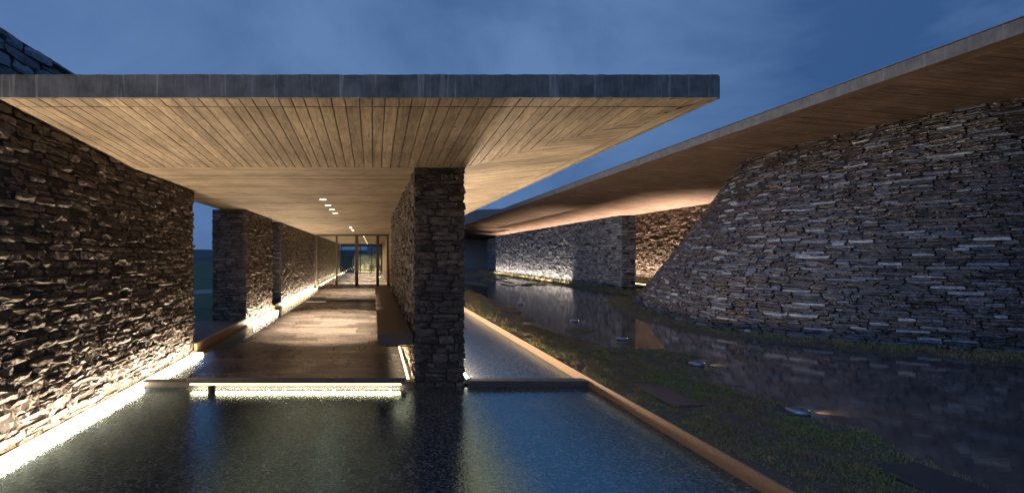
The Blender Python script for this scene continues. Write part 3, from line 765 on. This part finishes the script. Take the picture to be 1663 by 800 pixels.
# ================================================================== POOL KERB (corten) right
kb = empty('pool_kerb', (2.88, 6, 0), 'rusty orange metal kerb between the pool and the grass', 'kerb')
y = -2.0
while y < 60:
    l = 2.4 if y < 20 else 6; zz = .128+rnd.uniform(-.004, .004); dx = rnd.uniform(-.003, .003)
    MB().box(2.882+dx, 2.905+dx, y+.003, y+l-.003, -.12, zz).build('edge_plate', M['corten'], kb, bevel=.002)
    y += l

# ================================================================== REAR CANOPY (right)
XE, ZE2, TH2 = 8.75, 4.75, .20
def z2(x, y): return CZ+3.0-.09*(min(x, 16.5)-XE)
c2 = empty('rear_canopy', (XE, 0, ZE2), 'large dark canopy sweeping over the curved stone wall at the right', 'canopy')
mb = MB(); 
mb.prism([(XE, -6), (16.5, -6), (16.5, 72), (XE, 72)], lambda x, y: z2(x, y)+.02, ZE2+TH2)
mb.prism([(16.5, -6), (27, -6), (27, 72), (16.5, 72)], lambda x, y: z2(16.5, y)+.02, ZE2+TH2)
mb.build('slab', M['concrete'], c2)
def ztop2(c):
    return ZE2+TH2+.004 if c.y < 32 else ZE2+TH2+.004+min(.75, (c.y-32)*.09)
fascia((XE-.002, -6, 0), (XE-.002, 72, 0), ZE2-.004, ZE2+TH2, .03, 'side_fascia', c2, M['concrete_dark'], seg=.35, amp=.003, nrm=(-1, 0, 0), zfun=ztop2)
MB().box(XE-.05, XE+.2, -6, 31.5, ZE2+TH2+.012, ZE2+TH2+.03).build('metal_capping', M['chrome'], c2)
GX = 8.98
y = 4.0; n_b = 0; mbf = MB()
y = -6.0
while y < 71.9:
    w = .135*rnd.uniform(.92, 1.08); poly = [(GX+.008, y+.003), (16.4, y+.003), (16.4, y+w-.003), (GX+.008, y+w-.003)]
    j = rnd.uniform(-.003, .003)
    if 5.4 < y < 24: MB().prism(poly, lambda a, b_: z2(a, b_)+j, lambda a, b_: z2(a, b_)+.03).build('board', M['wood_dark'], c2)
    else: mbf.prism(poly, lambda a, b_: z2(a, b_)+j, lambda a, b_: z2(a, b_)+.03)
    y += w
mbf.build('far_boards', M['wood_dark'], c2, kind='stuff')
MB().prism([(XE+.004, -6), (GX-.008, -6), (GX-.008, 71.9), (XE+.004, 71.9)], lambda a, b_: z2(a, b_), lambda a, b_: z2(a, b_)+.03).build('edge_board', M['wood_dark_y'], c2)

# ================================================================== CURVED BATTERED WALL
cw = empty('curved_stone_wall', (9.5, 12, .05), 'big curved dark slate wall leaning back at the right, pale stones scattered through it', 'stone wall')
ZB0, ZB1 = .08, 4.72
def curve_at(z):
    v = (z-ZB0)/(ZB1-ZB0)
    v2_ = v**.92
    return CB*(1-v2_)+CT*v2_
_cache = {}
def curve_len(z):
    k = round(z, 3)
    if k not in _cache:
        c = curve_at(z); d = np.hypot(*np.diff(c, axis=0).T); _cache[k] = (c, np.concatenate([[0], np.cumsum(d)]))
    return _cache[k]
def cframe(u, z):
    c, s = curve_len(z); L_ = s[-1]; u = min(max(u, 0), L_)
    def at(zz, uu):
        c_, s_ = curve_len(zz); q = uu/L_*s_[-1]; return Vector((float(np.interp(q, s_, c_[:, 0])), float(np.interp(q, s_, c_[:, 1])), zz))
    P = at(z, u); a = at(z, max(u-.08, 0)); b_ = at(z, min(u+.08, L_)); T = (b_-a).normalized()
    # up the batter at the same fraction along the curve
    i = float(np.interp(u, s, np.arange(len(s)))); i0 = min(int(i), len(s)-2); f = i-i0
    c2_ = curve_at(z+.2); q = c2_[i0]*(1-f)+c2_[i0+1]*f
    U = (Vector((q[0], q[1], z+.2))-P); U = (U-T*U.dot(T)).normalized()
    Nn = U.cross(T).normalized()
    # stones are laid flat: tops stay nearly level
    Uv = (U*.75+Vector((0, 0, 1))*.25).normalized(); Nn2 = Uv.cross(T).normalized()
    sc = 1.0
    return P, -T, Uv*min(1.15, max(1.0, 1/max(.35, U.z))), -Nn2
def cf(u, z):
    P, T, U, Nn = cframe(u, z)
    # outward = away from the solid (the solid lies to larger x / y)
    mid = Vector((14, 13, P.z)); 
    if Nn.dot(P-mid) < 0: Nn = -Nn
    if T.cross(Nn).dot(U) < 0: T = -T
    return P, T, U, Nn
cells = lay(lambda z: curve_len(z)[1][-1], ZB0, ZB1, (.036, .068), (.12, .52), split=.05, wave=.010)
stone_face(cw, cells, cf, M['stone_slate'], depth=.018, near=300, gap=.004, tilt=.010)
# core: the same surface 5 cm further in
zs_ = np.linspace(ZB0-.1, ZB1, 12); V = []; 
for z in zs_:
    c = curve_at(max(z, ZB0)); d = np.gradient(c, axis=0); nn = np.stack([-d[:, 1], d[:, 0]], -1); nn /= np.linalg.norm(nn, axis=1)[:, None]
    cc = c-nn*.045*np.sign(((c-np.array([14, 13]))*nn).sum(1))[:, None]
    V += [(float(a), float(b_), float(z)) for a, b_ in cc]
n_ = len(CB); F = [(j*n_+i, j*n_+i+1, (j+1)*n_+i+1, (j+1)*n_+i) for j in range(len(zs_)-1) for i in range(n_-1)]
F += [((len(zs_)-1)*n_+i for i in range(n_))]
F[-1] = tuple(F[-1])
MB().add(V, F).build('core', M['core'], cw)

# ================================================================== REAR WALLS
box_wall('stone_wall', 11.7, 12.4, 22.4, 45.6, .08, 3.70, 'WS', M['stone_blue'], 'freestanding blue grey stone wall under the rear canopy, lit at its far foot', near=150, var=VAR_LO, hr=(.10, .15), wr=(.22, .5))
box_wall('stone_wall', 12.9, 13.6, 46.6, 54, .08, 3.70, 'WS', M['stone_blue'], 'small stone wall set back behind the far end of the long blue grey wall', near=0, var=VAR_LO, hr=(.12, .18), wr=(.3, .6))
box_wall('stone_wall', 15.3, 16.2, 17, 56, .08, 4.3, 'W', M['stone'], 'brown stone wall seen in the gap behind the curved wall, lit from its foot', near=0, var=VAR_LO, hr=(.11, .16), wr=(.25, .55))
tag(MB().box(-1, 18, 70, 70.4, 0, 4.72).build('concrete_wall', M['concrete_wall']), 'far board marked concrete wall closing the space under the rear canopy', 'wall')
G = 'light strips at the foot of the rear walls'
strip_y(11.52, 28.0, 45.5, .15, .07, 30, 'light strip at the far foot of the long blue grey stone wall', G, WARM2, R(10), spread=80)
strip_y(12.75, 46.7, 49.5, .15, .07, 60, 'short light strip at the foot of the small set back wall', G, WARM2, R(10), spread=80)
strip_y(15.05, 18.5, 55, .20, .10, 95, 'light strip at the foot of the brown wall behind the curved wall', G, (1, .74, .54), R(-2), spread=78)
tag(MB().box(14.2, 14.5, 17, 55, .05, .19).build('edging_board', M['corten']), 'rusty edging before the lit brown wall in the gap', 'edging')

# ================================================================== SMALL THINGS
G = 'round metal ground lights standing in the water beside the grass'
lab = ['nearest round metal ground light, on the edge of the grass', 'second round ground light from the front, out in the standing water', 'third round ground light, before the reflected glow', 'fourth round ground light, small and far in the water', 'farthest round ground light in the water']
for i, (x, y) in enumerate(((4.47, 5.0), (4.90, 7.2), (4.92, 9.4), (5.07, 12.0), (5.07, 16.4))):
    e = empty('ground_light', (x, y, .10), lab[i], 'ground light', G)
    MB().lathe((x, y, .10), [(.105, 0), (.105, .030), (.095, .040), (.06, .048), (.015, .050)], 28).build('cap', M['chrome'], e, smooth=True)
    MB().box(x+.096, x+.109, y-.018, y+.018, .122, .134).build('slot', M['lamp'], e)
    MB().tube((x+.03, y-.02, .147), (x+.03, y-.02, .153), .012, .010, 10).build('screw', M['dark'], e)
    spot('lamp', (x+.12, y, .150), 14, 50, (1, .66, .28), (0, R(-80), 0), e, .9, .01)
tag(MB().prism([(3.22, 5.10), (3.60, 5.14), (3.62, 5.98), (3.24, 5.96)], .06, .142).build('paving_slab', M['slabstone'], bevel=.006), 'flat reddish brown paving slab in the grass by the kerb', 'paving slab', 'paving slabs set in the grass')
tag(MB().prism([(3.80, 3.02), (4.28, 3.06), (4.26, 3.72), (3.82, 3.70)], .06, .138).build('paving_slab', M['slabdark'], bevel=.006), 'dark wet paving slab in the grass at the lower right', 'paving slab', 'paving slabs set in the grass')
tag(MB().prism([(3.26, 6.70), (3.46, 6.72), (3.46, 6.80), (3.27, 6.77)], .128, .140).build('plastic_strip', M['teal']), 'small teal strip lying on the grass by the kerb', 'litter')
print('objects', len(bpy.data.objects))
